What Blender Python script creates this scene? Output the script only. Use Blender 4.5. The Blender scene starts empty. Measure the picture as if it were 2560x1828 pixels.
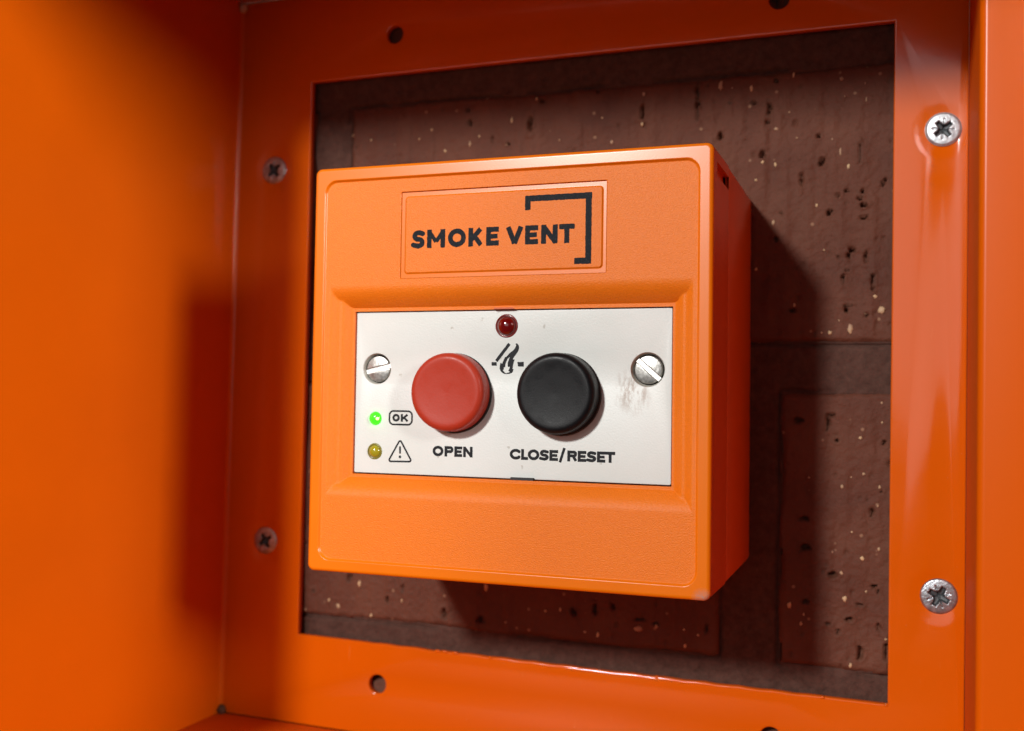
import bpy, bmesh, math, random
import numpy as np
from mathutils import Matrix, Vector

S = 0.001                       # everything below is written in millimetres
scene = bpy.context.scene
C = scene.collection
rad = math.radians
rng = np.random.RandomState(7)
random.seed(7)

# ------------------------------------------------------------------ camera
def rotm(rx, ry, rz):
    return (Matrix.Rotation(rz, 3, 'Z') @ Matrix.Rotation(rx, 3, 'X') @ Matrix.Rotation(ry, 3, 'Y'))
M = rotm(0.0347, -0.0226, 0.3566)
cam = bpy.data.cameras.new('camera')
cam.sensor_width = 36.0
cam.lens = 2572.9 / 2560 * 36
cam.clip_start = 0.005
cam.clip_end = 50
cam.dof.use_dof = True
cam.dof.focus_distance = 0.207
cam.dof.aperture_fstop = 17.0
camo = bpy.data.objects.new('camera', cam)
C.objects.link(camo)
r, f, u = M.col[0], M.col[1], M.col[2]
camo.matrix_world = Matrix(((r[0], u[0], -f[0], 76.13*S), (r[1], u[1], -f[1], -196.04*S), (r[2], u[2], -f[2], -6.5*S), (0, 0, 0, 1)))
scene.camera = camo

# ------------------------------------------------------------------ light of the stairwell
world = bpy.data.worlds.new('World')
scene.world = world
world.use_nodes = True
world.node_tree.nodes['Background'].inputs[0].default_value = (1.0, 0.98, 0.97, 1)
world.node_tree.nodes['Background'].inputs[1].default_value = 0.03

def lamp(name, loc, target, size, power, col, size_y=None, shape='DISK'):
    d = bpy.data.lights.new(name, 'AREA')
    d.shape = shape
    d.size = size
    if size_y: d.size_y = size_y
    d.energy = power
    d.color = col
    o = bpy.data.objects.new(name, d)
    C.objects.link(o)
    o.location = [c*S for c in loc]
    o.rotation_euler = (Vector(target) - Vector(loc)).to_track_quat('-Z', 'Y').to_euler()
    return o
lamp('ceiling_lamp', (-290, -1090, 454), (0, 0, 0), .11, 14.0, (1, .985, .95))
lamp('side_lamp', (830, -430, 290), (-60, 0, 0), .24, 11.0, (1, .97, .93))
lamp('window_light', (-110, -1500, 275), (40, 0, 20), .90, 1.9, (1, .98, .97), .55, 'RECTANGLE')

scene.view_settings.view_transform = 'Standard'
scene.view_settings.look = 'None'
scene.view_settings.exposure = 0
scene.view_settings.gamma = 1
scene.cycles.max_bounces = 8

# ------------------------------------------------------------------ materials
def mat(name, base, rough=.4, metal=0, spec=.5, coat=0, coat_rough=.05):
    m = bpy.data.materials.new(name)
    m.use_nodes = True
    b = m.node_tree.nodes['Principled BSDF']
    b.inputs['Base Color'].default_value = (*base, 1)
    b.inputs['Roughness'].default_value = rough
    b.inputs['Metallic'].default_value = metal
    b.inputs['Specular IOR Level'].default_value = spec
    b.inputs['Coat Weight'].default_value = coat
    b.inputs['Coat Roughness'].default_value = coat_rough
    return m
def nd(m, t, **k):
    n = m.node_tree.nodes.new(t)
    for a, v in k.items():
        if a in n.inputs: n.inputs[a].default_value = v
        else: setattr(n, a, v)
    return n
def lk(m, a, b): m.node_tree.links.new(a, b)
def bsdf(m): return m.node_tree.nodes['Principled BSDF']
def noise(m, scale, detail=3, rough=.55, vec=None):
    n = nd(m, 'ShaderNodeTexNoise', Scale=scale, Detail=detail, Roughness=rough)
    if vec is None:
        tc = nd(m, 'ShaderNodeTexCoord'); vec = tc.outputs['Object']
    lk(m, vec, n.inputs['Vector'])
    return n.outputs['Fac']
def bump(m, facs, dist_strength):
    last = None
    for fac, (dist, st) in zip(facs, dist_strength):
        b = nd(m, 'ShaderNodeBump', Strength=st, Distance=dist)
        lk(m, fac, b.inputs['Height'])
        if last: lk(m, last, b.inputs['Normal'])
        last = b.outputs['Normal']
    lk(m, last, bsdf(m).inputs['Normal'])
def ramp(m, fac, stops):
    n = nd(m, 'ShaderNodeValToRGB')
    e = n.color_ramp.elements
    while len(e) < len(stops): e.new(.5)
    for el, (p, c) in zip(e, stops):
        el.position = p
        el.color = c if len(c) == 4 else (*c, 1)
    lk(m, fac, n.inputs['Fac'])
    return n.outputs['Color']
def mix(m, fac, a, b, mode='MIX'):
    n = nd(m, 'ShaderNodeMix', data_type='RGBA', blend_type=mode)
    for s, v in ((n.inputs[0], fac), (n.inputs[6], a), (n.inputs[7], b)):
        if hasattr(v, 'links'): lk(m, v, s)
        elif isinstance(v, (int, float)): s.default_value = v
        else: s.default_value = (*v, 1)
    return n.outputs[2]
def setcol(m, out): lk(m, out, bsdf(m).inputs['Base Color'])

PAINT = mat('orange_gloss_paint', (.63, .103, .0005), .10, coat=.2, coat_rough=.08)
setcol(PAINT, ramp(PAINT, noise(PAINT, 14, 3), [(.3, (.61, .099, .0004)), (.7, (.65, .108, .0006))]))
# dust, tiny scratches and uneven gloss
pm = nd(PAINT, 'ShaderNodeMapping'); pm.inputs['Scale'].default_value = (1, 1, .12); pm.inputs['Rotation'].default_value = (0, rad(35), 0)
ptc = nd(PAINT, 'ShaderNodeTexCoord'); lk(PAINT, ptc.outputs['Object'], pm.inputs['Vector'])
scr = ramp(PAINT, noise(PAINT, 900, 2, .5, pm.outputs['Vector']), [(.71, (0, 0, 0)), (.75, (.35, .35, .35))])
dst = ramp(PAINT, noise(PAINT, 1300, 2, .5), [(.735, (0, 0, 0)), (.77, (.45, .45, .45))])
bc_ = bsdf(PAINT).inputs['Base Color'].links[0].from_socket
setcol(PAINT, mix(PAINT, dst, mix(PAINT, scr, bc_, (.66, .17, .03)), (.60, .26, .12)))
lk(PAINT, ramp(PAINT, noise(PAINT, 55, 5, .65), [(.3, (.08, .08, .08)), (.7, (.20, .20, .20))]), bsdf(PAINT).inputs['Roughness'])
# the sheet is dimpled round each of its four screws
tcp = nd(PAINT, 'ShaderNodeTexCoord'); dim = None
for a, b in ((-92.33, 58.56), (-91.46, -47.67), (85.93, 57.69), (85.80, -48.14)):
    vd = nd(PAINT, 'ShaderNodeVectorMath', operation='DISTANCE'); lk(PAINT, tcp.outputs['Object'], vd.inputs[0]); vd.inputs[1].default_value = (a*S, 0, (b+98)*S)
    mr_ = nd(PAINT, 'ShaderNodeMapRange', interpolation_type='SMOOTHSTEP'); mr_.inputs['From Max'].default_value = .0070; mr_.inputs['From Min'].default_value = .003
    lk(PAINT, vd.outputs['Value'], mr_.inputs['Value'])
    if dim is None: dim = mr_.outputs['Result']
    else:
        mm = nd(PAINT, 'ShaderNodeMath', operation='MINIMUM'); lk(PAINT, dim, mm.inputs[0]); lk(PAINT, mr_.outputs['Result'], mm.inputs[1]); dim = mm.outputs[0]
bump(PAINT, [noise(PAINT, 160, 2), noise(PAINT, 900, 2), dim], [(.0002, .05), (.00008, .09), (.00028, 1.0)])

PAINTR = mat('orange_satin_paint', (.63, .103, .0005), .6, spec=.08)
bump(PAINTR, [noise(PAINTR, 300, 3)], [(.0003, .12)])
PAINTM = mat('orange_gloss_paint_lip', (.63, .103, .0005), .3, spec=.24)
bump(PAINTM, [noise(PAINTM, 220, 3)], [(.0002, .08)])
PAINTL = mat('orange_gloss_paint_side', (.63, .103, .0005), .28, spec=.45)
bump(PAINTL, [noise(PAINTL, 700, 2)], [(.00006, .08)])
setcol(PAINTL, ramp(PAINTL, noise(PAINTL, 22, 4), [(.3, (.60, .096, .0005)), (.7, (.65, .108, .0005))]))
RIM = mat('orange_plastic_smooth', (.76, .17, .002), .28)
bump(RIM, [noise(RIM, 3500, 2)], [(.00003, .15)])
tcr = nd(RIM, 'ShaderNodeTexCoord')
vd = nd(RIM, 'ShaderNodeVectorMath', operation='DISTANCE'); lk(RIM, tcr.outputs['Object'], vd.inputs[0]); vd.inputs[1].default_value = (.0420, 0, -.0434)
mr_ = nd(RIM, 'ShaderNodeMapRange'); mr_.inputs['From Min'].default_value = .0022; mr_.inputs['From Max'].default_value = .0004
lk(RIM, vd.outputs['Value'], mr_.inputs['Value'])
mq = nd(RIM, 'ShaderNodeMath', operation='MULTIPLY'); lk(RIM, mr_.outputs['Result'], mq.inputs[0])
lk(RIM, ramp(RIM, noise(RIM, 1500, 4, .7), [(.35, (.2, .2, .2)), (.6, (1, 1, 1))]), mq.inputs[1])
setcol(RIM, mix(RIM, mq.outputs[0], ramp(RIM, noise(RIM, 90, 4), [(.3, (.74, .163, .0018)), (.7, (.77, .173, .0022))]), (.42, .24, .20)))
FIELD = mat('orange_plastic_textured', (.76, .17, .003), .5, spec=.38)
setcol(FIELD, ramp(FIELD, noise(FIELD, 2600, 2), [(.3, (.73, .160, .0025)), (.7, (.79, .182, .004))]))
bump(FIELD, [noise(FIELD, 3600, 2, .6)], [(.00013, .8)])
BACKBOX = mat('orange_plastic_shaded', (.52, .085, .002), .30)  # deeper orange: shade put into the smooth plastic's colour
GAP = mat('dark_gap', (.02, .012, .01), .8)

WHITE = mat('white_panel_plastic', (.77, .775, .73), .42)
# grime: faint blotches everywhere and one brown smear below the right hand screw
tc = nd(WHITE, 'ShaderNodeTexCoord')
sm = nd(WHITE, 'ShaderNodeMapping')
sm.inputs['Location'].default_value = (-.0273, 0, .0042)
sm.inputs['Rotation'].default_value = (0, 0, 0)
sm2 = nd(WHITE, 'ShaderNodeVectorMath', operation='MULTIPLY')
lk(WHITE, tc.outputs['Object'], sm.inputs['Vector'])
lk(WHITE, sm.outputs['Vector'], sm2.inputs[0]); sm2.inputs[1].default_value = (250, 0, 200)
ln = nd(WHITE, 'ShaderNodeVectorMath', operation='LENGTH')
lk(WHITE, sm2.outputs['Vector'], ln.inputs[0])
mp = nd(WHITE, 'ShaderNodeMapping'); mp.inputs['Rotation'].default_value = (0, rad(-28), 0); mp.inputs['Scale'].default_value = (1, 1, .38)
lk(WHITE, tc.outputs['Object'], mp.inputs['Vector'])
n1 = noise(WHITE, 620, 6, .7, mp.outputs['Vector'])
mr = nd(WHITE, 'ShaderNodeMapRange'); mr.inputs['From Min'].default_value = 1.1; mr.inputs['From Max'].default_value = .25
lk(WHITE, ln.outputs['Value'], mr.inputs['Value'])
mu = nd(WHITE, 'ShaderNodeMath', operation='MULTIPLY')
st = ramp(WHITE, n1, [(.43, (0, 0, 0)), (.62, (1, 1, 1))])
lk(WHITE, mr.outputs['Result'], mu.inputs[0]); lk(WHITE, st, mu.inputs[1])
mu2 = nd(WHITE, 'ShaderNodeMath', operation='MULTIPLY'); mu2.inputs[1].default_value = 1.0
lk(WHITE, mu.outputs[0], mu2.inputs[0])
basec = ramp(WHITE, noise(WHITE, 60, 4), [(.3, (.66, .695, .665)), (.7, (.71, .745, .72))])
c1 = mix(WHITE, mu2.outputs[0], basec, (.24, .13, .07))
spk = ramp(WHITE, noise(WHITE, 420, 3, .5), [(.72, (0, 0, 0)), (.76, (.55, .55, .55))])
setcol(WHITE, mix(WHITE, spk, c1, (.35, .32, .26)))
bump(WHITE, [noise(WHITE, 2600, 2), noise(WHITE, 260, 2)], [(.00006, .55), (.0001, .2)])

INK = mat('black_ink', (.008, .009, .012), .6, spec=.25)
INKL = mat('black_ink_on_texture', (.012, .015, .020), .6, spec=.12)
setcol(INKL, ramp(INKL, noise(INKL, 3600, 3, .7), [(.55, (.007, .010, .015)), (.76, (.05, .06, .07))]))
bump(INKL, [noise(INKL, 2600, 2, .6)], [(.0001, .5)])
REDB = mat('red_button_plastic', (.40, .034, .014), .42, spec=.28)
lk(REDB, ramp(REDB, noise(REDB, 420, 5, .7), [(.35, (.34, .34, .34)), (.7, (.52, .52, .52))]), bsdf(REDB).inputs['Roughness'])
bump(REDB, [noise(REDB, 2500, 2)], [(.00005, .3)])
BLKB = mat('black_button_plastic', (.005, .005, .006), .45, spec=.22)
lk(BLKB, ramp(BLKB, noise(BLKB, 420, 5, .7), [(.35, (.34, .34, .34)), (.7, (.52, .52, .52))]), bsdf(BLKB).inputs['Roughness'])
bump(BLKB, [noise(BLKB, 5200, 2, .6)], [(.00004, .4)])
BLACK = mat('black_collar', (.008, .007, .007), .5)
STEEL = mat('bright_steel', (.72, .70, .66), .40, .9)
setcol(STEEL, ramp(STEEL, noise(STEEL, 900, 4, .7), [(.3, (.27, .26, .24)), (.65, (.66, .65, .62))]))
bump(STEEL, [noise(STEEL, 1300, 3)], [(.0001, .5)])
BRIGHT = mat('scraped_steel', (.88, .87, .84), .45, .6)
bump(BRIGHT, [noise(BRIGHT, 2500, 3)], [(.0001, .6)])
CUP = mat('screw_cup_grey', (.50, .49, .43), .5)  # plain grey of the panel screw cups
ZBR = mat('bright_zinc_screw', (.72, .74, .76), .42, .6)
setcol(ZBR, ramp(ZBR, noise(ZBR, 900, 5, .75), [(.3, (.30, .32, .34)), (.65, (.62, .65, .68))]))
bump(ZBR, [noise(ZBR, 1500, 3, .7)], [(.00015, .6)])
ZINC = mat('zinc_screw', (.40, .42, .44), .34, .9)
setcol(ZINC, ramp(ZINC, noise(ZINC, 700, 5, .75), [(.3, (.20, .215, .23)), (.65, (.58, .61, .65))]))
bump(ZINC, [noise(ZINC, 1500, 3, .7)], [(.00015, .6)])
RECESS = mat('dark_recess', (.07, .078, .085), .5, .3)  # darker grey for the faces inside the cross recess
REDL = mat('red_lamp_lens', (.13, .002, .002), .06, coat=1)
YELL = mat('yellow_lamp_lens', (.34, .29, .015), .12, coat=.8)
GRNL = mat('lit_green_lens', (.05, .5, .02), .2)
gb = bsdf(GRNL)
gb.inputs['Emission Color'].default_value = (.012, 1, .004, 1)
gb.inputs['Emission Strength'].default_value = 2.8
HOT = mat('lit_die', (1, 1, .5), .3)
hb = bsdf(HOT)
hb.inputs['Emission Color'].default_value = (1.0, 1.0, .25, 1)
hb.inputs['Emission Strength'].default_value = 1.6

BRICK = mat('red_brick_clay', (.20, .075, .05), .7, spec=.3)
nb = noise(BRICK, 45, 5, .6); nb2 = noise(BRICK, 700, 4, .65)
bc = ramp(BRICK, nb, [(.25, (.072, .022, .012)), (.5, (.104, .034, .018)), (.78, (.137, .051, .028))])
bc = mix(BRICK, ramp(BRICK, nb2, [(.4, (.75, .75, .75)), (.65, (1.15, 1.1, 1.1))]), bc, bc, 'MIX')
vor = nd(BRICK, 'ShaderNodeTexVoronoi', Scale=330.0)
tcb = nd(BRICK, 'ShaderNodeTexCoord'); lk(BRICK, tcb.outputs['Object'], vor.inputs['Vector'])
vs = ramp(BRICK, vor.outputs['Distance'], [(.10, (1, 1, 1)), (.17, (0, 0, 0))])
vc = nd(BRICK, 'ShaderNodeSeparateColor'); lk(BRICK, vor.outputs['Color'], vc.inputs[0])
vm = nd(BRICK, 'ShaderNodeMath', operation='GREATER_THAN'); vm.inputs[1].default_value = .80
lk(BRICK, vc.outputs[0], vm.inputs[0])
vmm = nd(BRICK, 'ShaderNodeMath', operation='MULTIPLY'); lk(BRICK, vs, vmm.inputs[0]); lk(BRICK, vm.outputs[0], vmm.inputs[1])
vm3 = nd(BRICK, 'ShaderNodeMath', operation='MULTIPLY'); lk(BRICK, vmm.outputs[0], vm3.inputs[0]); vm3.inputs[1].default_value = .55
setcol(BRICK, mix(BRICK, vm3.outputs[0], bc, (.36, .22, .13)))
bump(BRICK, [nb2, noise(BRICK, 160, 4)], [(.0005, .8), (.0009, .5)])
MORTAR = mat('grey_brown_mortar', (.12, .078, .064), .85, spec=.3)
setcol(MORTAR, ramp(MORTAR, noise(MORTAR, 500, 6, .7), [(.3, (.050, .022, .015)), (.7, (.098, .046, .033))]))
bump(MORTAR, [noise(MORTAR, 900, 5, .7)], [(.0006, .6)])
GRIT = mat('cream_grit', (.50, .38, .24), .6)
setcol(GRIT, ramp(GRIT, noise(GRIT, 120, 2), [(.35, (.32, .19, .12)), (.65, (.62, .46, .25))]))
WELD = mat('pale_weld_bead', (.62, .45, .30), .4)
CGAP = mat('dark_corner_gap', (.09, .035, .015), .8)  # dark colour standing in for shade in the lower corner gap

# marks measured on the place, in millimetres
BAR = [(0.83, 5.63), (1.35, 5.18), (-1.53, 1.57), (-2.05, 2.02)]
SQL = [(-2.83, 1.6), (-1.71, 1.6), (-1.64, 0.84), (-2.79, 0.8)]
SQR = [(2.9, 1.6), (4.26, 1.66), (4.3, 0.65), (3.0, 0.68)]
FLAME = [(2.42, 5.48), (2.74, 5.51), (3.14, 5.06), (3.23, 4.61), (3.1, 3.99), (2.69, 3.37), (2.22, 2.76), (1.87, 2.19), (1.96, 2.17), (2.29, 2.11), (2.06, 1.52), (1.95, 1.01), (1.87, 0.45), (1.85, 0.14), (2.06, 0.14), (1.97, -0.28), (1.68, -0.67), (1.27, -0.85), (0.79, -0.88), (0.19, -0.9), (-0.35, -0.71), (-0.84, -0.24), (-1.01, 0.27), (-0.95, 0.95), (-0.87, 1.4), (-0.69, 1.52), (-0.56, 1.23), (-0.39, 1.4), (-0.16, 1.97), (0.13, 2.67), (0.37, 2.64), (0.84, 3.15), (1.37, 3.66), (1.96, 4.05), (2.37, 4.61), (2.54, 5.06)]
HOLE = [(1.15, 2.64), (0.95, 2.02), (0.75, 1.35), (0.76, 0.78), (0.89, 0.56), (1.24, 0.65), (1.16, 0.28), (0.93, -0.12), (0.96, -0.28), (1.29, -0.42), (0.9, -0.62), (0.43, -0.68), (0.07, -0.54), (-0.27, -0.04), (-0.06, 0.05), (-0.07, 0.47), (0.23, 0.5), (0.22, 0.95), (0.39, 1.63), (0.74, 2.25)]
SPECKS = [(-29.7,64.8,0.2,0.37),(-20.3,68.5,0.23,0.68),(-43.7,67.5,0.24,0.33),(-47.5,65.2,0.21,0.28),(-39.5,61.4,0.28,0.37),(-32.3,62.9,0.28,0.55),(7.3,60.6,0.32,0.44),(-6.8,62.1,0.19,0.22),(4.6,67.2,0.18,0.22),(-13.4,73.6,0.23,0.32),(-62.5,65.9,0.21,0.24),(-68.4,67.7,0.17,0.34),(15.5,72.5,0.32,0.43),(15.3,64.6,0.26,0.43),(34.9,73.0,0.43,0.95),(42.5,71.8,0.29,0.63),(52.4,74.1,0.22,0.54),(63.6,72.1,0.34,0.33),(68.9,70.6,0.12,0.24),(69.2,66.7,0.15,0.52),(48.4,61.2,0.42,0.37),(53.4,58.6,0.19,0.16),(61.6,57.7,0.18,0.24),(63.5,54.5,0.21,0.77),(65.3,50.9,0.27,0.52),(45.4,53.1,0.35,0.33),(48.4,52.4,0.22,0.41),(43.9,48.8,0.23,0.25),(58.2,42.0,0.25,0.41),(64.3,67.8,0.15,0.2),(51.5,65.1,0.16,0.29),(37.8,72.1,0.2,0.17),(48.1,38.2,0.31,0.5),(44.2,27.0,0.28,0.35),(71.6,19.9,0.44,0.34),(73.1,16.6,0.65,0.73),(66.1,12.4,0.48,0.98),(61.6,11.4,0.34,0.44),(59.7,11.4,0.17,0.22),(73.3,-4.9,0.18,0.29),(68.7,-13.2,0.29,0.34),(69.5,-21.6,0.22,0.29),(66.7,-22.5,0.15,0.19),(73.4,-9.5,0.18,0.24),(53.3,18.1,0.19,0.35),(60.0,31.2,0.15,0.2),(63.6,14.3,0.15,0.24),(69.5,-21.6,0.23,0.3),(64.7,-24.8,0.29,0.38),(57.2,-23.0,0.2,0.2),(66.7,-22.5,0.19,0.2),(73.0,-24.5,0.19,0.35),(67.0,-35.3,0.23,0.2),(72.7,-28.9,0.19,0.25),(69.3,-41.2,0.34,0.45),(64.7,-44.9,0.34,0.5),(65.6,-50.9,0.42,0.6),(70.3,-48.9,0.19,0.3),(53.1,-53.4,0.43,0.61),(56.4,-55.3,0.16,0.3),(55.8,-57.5,0.24,0.45),(67.0,-66.2,0.3,0.49),(73.0,-38.8,0.26,0.35),(74.7,-59.3,0.26,0.2),(62.7,-40.2,0.15,0.3),(71.5,-71.6,0.15,0.29),(63.7,-58.8,0.31,0.35),(-68.7,-64.6,0.43,0.56),(-58.3,-66.2,0.33,0.46),(-40.8,-68.1,0.56,0.58),(-62.0,-57.9,0.38,0.83),(-71.6,-63.2,0.26,0.37),(-18.7,-64.3,0.26,0.26),(-7.9,-60.4,0.22,0.26),(-3.9,-59.7,0.22,0.43),(2.8,-64.8,0.18,0.21),(-24.4,-55.5,0.42,0.88),(-49.0,-61.4,0.2,0.45),(16.5,-62.6,0.92,0.56),(21.1,-61.6,0.3,0.42),(28.0,-61.7,0.19,0.23),(2.6,-64.8,0.2,0.24),(6.1,-65.2,0.28,0.57),(28.4,-65.5,0.26,0.42),(31.5,-62.7,0.22,0.23)]
PITS = [(-15.1,66.8,0.62,1.58),(-11.9,72.9,0.42,0.45),(-32.5,68.6,0.5,0.55),(-25.8,63.9,0.29,0.69),(-33.2,72.1,0.4,0.46),(4.9,79.8,0.5,0.35),(-21.1,62.1,0.38,0.36),(3.5,74.0,0.36,0.35),(15.2,67.9,0.35,1.3),(29.2,69.6,0.3,3.19),(33.5,75.3,0.5,0.51),(35.1,60.4,0.33,1.05),(48.3,73.1,0.4,0.42),(43.0,68.0,0.37,0.5),(37.2,68.1,0.33,0.25),(46.7,66.5,0.4,1.25),(46.4,63.0,0.48,0.33),(45.4,55.0,0.48,0.71),(59.2,52.6,0.5,1.02),(54.6,48.1,0.31,1.53),(63.0,44.4,0.23,0.52),(64.9,45.2,0.49,0.24),(68.4,44.8,0.38,0.24),(68.1,43.4,0.45,0.4),(69.2,41.5,0.68,0.4),(73.6,47.4,0.45,0.16),(73.0,46.4,0.15,0.52),(61.4,40.5,0.42,0.2),(60.9,39.8,0.15,0.36),(58.6,58.7,0.39,0.29),(67.9,54.4,0.13,1.81),(50.0,40.5,0.28,0.25),(48.8,34.4,0.44,0.4),(61.3,40.4,0.47,0.25),(68.9,41.5,0.69,0.39),(68.9,38.8,0.69,0.34),(66.3,31.0,0.6,0.25),(65.6,29.8,0.19,0.64),(63.4,29.0,0.28,0.49),(65.2,26.3,0.51,0.29),(64.4,24.1,0.19,0.98),(71.1,23.5,0.41,1.46),(69.4,29.2,0.21,1.1),(65.6,17.9,0.79,0.24),(65.3,16.7,0.28,0.44),(69.7,15.6,0.32,0.24),(52.5,16.8,0.87,0.2),(54.2,-9.6,0.95,0.44),(62.4,-8.1,0.84,0.24),(61.2,-10.2,0.19,1.34),(63.3,-14.0,0.42,0.44),(74.0,-14.2,0.36,0.57),(56.1,-32.8,0.98,0.41),(56.6,-39.5,0.74,0.51),(62.9,-45.6,0.82,0.45),(72.1,-47.5,0.52,0.2),(72.9,-48.5,0.19,0.54),(68.8,-52.1,0.52,0.25),(66.8,-55.6,0.71,0.5),(62.1,-57.3,0.63,0.2),(64.1,-58.6,0.24,0.6),(69.1,-63.2,0.52,1.09),(73.1,-56.9,0.28,0.74),(71.3,-30.2,0.24,0.99),(73.4,-25.5,0.51,0.25),(51.0,-40.8,0.35,0.56),(74.8,-62.8,0.19,1.96),(50.9,-64.1,0.22,2.03),(56.7,-52.2,0.68,0.45),(-65.4,-56.4,0.48,0.79),(-48.9,-57.9,0.2,1.14),(-53.5,-61.4,0.21,0.78),(-36.6,-63.8,0.49,1.12),(-26.2,-64.5,0.58,0.66),(-0.3,-60.1,0.54,0.64),(5.2,-59.0,0.35,1.06),(-76.9,-61.1,0.33,0.38),(-59.7,-68.6,0.47,0.23),(16.4,-60.5,1.25,0.38),(-0.5,-59.9,0.45,0.58),(5.1,-58.8,0.35,0.86),(9.9,-57.9,0.49,0.57),(20.9,-60.8,0.52,0.23),(33.6,-60.8,0.21,0.6)]

# ------------------------------------------------------------------ object helpers
def link(name, me, m, parent=None, smooth=None, label=None):
    o = bpy.data.objects.new(name, me)
    C.objects.link(o)
    if m is not None:
        for x_ in (m if isinstance(m, (list, tuple)) else [m]): me.materials.append(x_)
    if smooth is not None:
        me.shade_smooth() if smooth == 180 else me.shade_smooth()
        if smooth < 180: sharp(me, smooth)
    if parent: o.parent = parent
    if label: o['label'] = label
    return o
def sharp(me, deg):
    bm = bmesh.new(); bm.from_mesh(me)
    for e in bm.edges:
        if len(e.link_faces) == 2 and e.calc_face_angle(0) > rad(deg): e.smooth = False
    bm.to_mesh(me); bm.free()
def mesh(name, V, F):
    me = bpy.data.meshes.new(name)
    V = np.asarray(V, float)*S
    me.from_pydata([tuple(v) for v in V], [], F if isinstance(F, list) else F.tolist())
    me.update()
    return me
def empty(name, loc, label, cat, rot=None):
    o = bpy.data.objects.new(name, None)
    C.objects.link(o)
    o.empty_display_size = .01
    o.location = [c*S for c in loc]
    if rot is not None: o.rotation_euler = rot
    o['label'] = label; o['category'] = cat
    return o
def fixn(me):
    bm = bmesh.new(); bm.from_mesh(me)
    bmesh.ops.remove_doubles(bm, verts=bm.verts, dist=1e-7)
    bmesh.ops.recalc_face_normals(bm, faces=bm.faces)
    bm.to_mesh(me); bm.free(); return me
def sheet(name, loops, y0, y1, bev=.3, seg=2):
    """solid sheet in the x-z plane between depths y0 (front) and y1, outer loop first then holes, bevelled"""
    cu = bpy.data.curves.new(name, 'CURVE'); cu.dimensions = '2D'; cu.fill_mode = 'BOTH'
    for lp in loops:
        sp = cu.splines.new('POLY'); sp.points.add(len(lp)-1); sp.use_cyclic_u = True
        for p, (a, b) in zip(sp.points, lp): p.co = (a*S, b*S, 0, 1)
    cu.extrude = (y1-y0)/2*S - bev*S; cu.bevel_depth = bev*S; cu.bevel_resolution = seg; cu.offset = -bev*S
    o = bpy.data.objects.new(name, cu); C.objects.link(o)
    bpy.context.view_layer.update()
    me = bpy.data.meshes.new_from_object(o.evaluated_get(bpy.context.evaluated_depsgraph_get()))
    bpy.data.objects.remove(o); bpy.data.curves.remove(cu)
    n = len(me.vertices); co = np.empty(n*3, np.float32); me.vertices.foreach_get('co', co); co = co.reshape(-1, 3)
    out = np.stack([co[:, 0], -co[:, 2] + (y0+y1)/2*S, co[:, 1]], 1)
    me.vertices.foreach_set('co', out.ravel().astype(np.float32)); me.update()
    me.materials.clear()
    return fixn(me)
def rrect(x0, x1, z0, z1, r=0, n=6):
    if r <= 0: return [(x0, z0), (x1, z0), (x1, z1), (x0, z1)]
    P = []
    for cx, cz, a0 in ((x1-r, z0+r, -90), (x1-r, z1-r, 0), (x0+r, z1-r, 90), (x0+r, z0+r, 180)):
        for k in range(n+1):
            a = rad(a0 + 90*k/n); P.append((cx+r*math.cos(a), cz+r*math.sin(a)))
    return P
def circ(cx, cz, r, n=40): return [(cx+r*math.cos(2*math.pi*k/n), cz+r*math.sin(2*math.pi*k/n)) for k in range(n)]
def lathe(name, prof, cx, cz, n=72):
    """prof = [(radius, y)], front (small y) centre first, turned about the y axis"""
    V, F = [], []
    for (r_, y) in prof:
        for k in range(n):
            a = 2*math.pi*k/n; V.append((cx+r_*math.cos(a), y, cz+r_*math.sin(a)))
    for i in range(len(prof)-1):
        for k in range(n):
            k2 = (k+1) % n
            F.append((i*n+k, i*n+k2, (i+1)*n+k2, (i+1)*n+k))
    return fixn(mesh(name, V, F))
def box(name, x0, x1, y0, y1, z0, z1, bev=0):
    bm = bmesh.new(); bmesh.ops.create_cube(bm, size=1)
    for v in bm.verts: v.co = ((x0+x1)/2*S+v.co.x*(x1-x0)*S, (y0+y1)/2*S+v.co.y*(y1-y0)*S, (z0+z1)/2*S+v.co.z*(z1-z0)*S)
    if bev: bmesh.ops.bevel(bm, geom=list(bm.edges), offset=bev*S, segments=3, affect='EDGES', profile=.5)
    me = bpy.data.meshes.new(name); bm.to_mesh(me); bm.free(); return me
def grid_mesh(name, X, Y, Z, keep=None, mats=None):
    nz, nx = X.shape
    V = np.stack([X, Y, Z], -1).reshape(-1, 3)
    i = np.arange(nz*nx).reshape(nz, nx)
    F = np.stack([i[:-1, :-1], i[:-1, 1:], i[1:, 1:], i[1:, :-1]], -1)
    sel = np.ones(F.shape[:2], bool) if keep is None else keep
    Fk = F[sel]
    me = mesh(name, V, Fk)
    if mats is not None: me.polygons.foreach_set('material_index', mats[sel].astype(np.int32))
    return me
def vnoise(x, z, cell, seed):
    r_ = np.random.RandomState(seed); G = r_.rand(256, 256)
    a = x/cell+1000; b = z/cell+1000
    i = np.floor(a).astype(int); j = np.floor(b).astype(int); u_ = a-i; v_ = b-j
    u_ = u_*u_*(3-2*u_); v_ = v_*v_*(3-2*v_)
    g = lambda p, q: G[p % 256, q % 256]
    return (g(i, j)*(1-u_)+g(i+1, j)*u_)*(1-v_)+(g(i, j+1)*(1-u_)+g(i+1, j+1)*u_)*v_
def sstep(a, b, x):
    t = np.clip((x-a)/(b-a), 0, 1); return t*t*(3-2*t)

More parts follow.
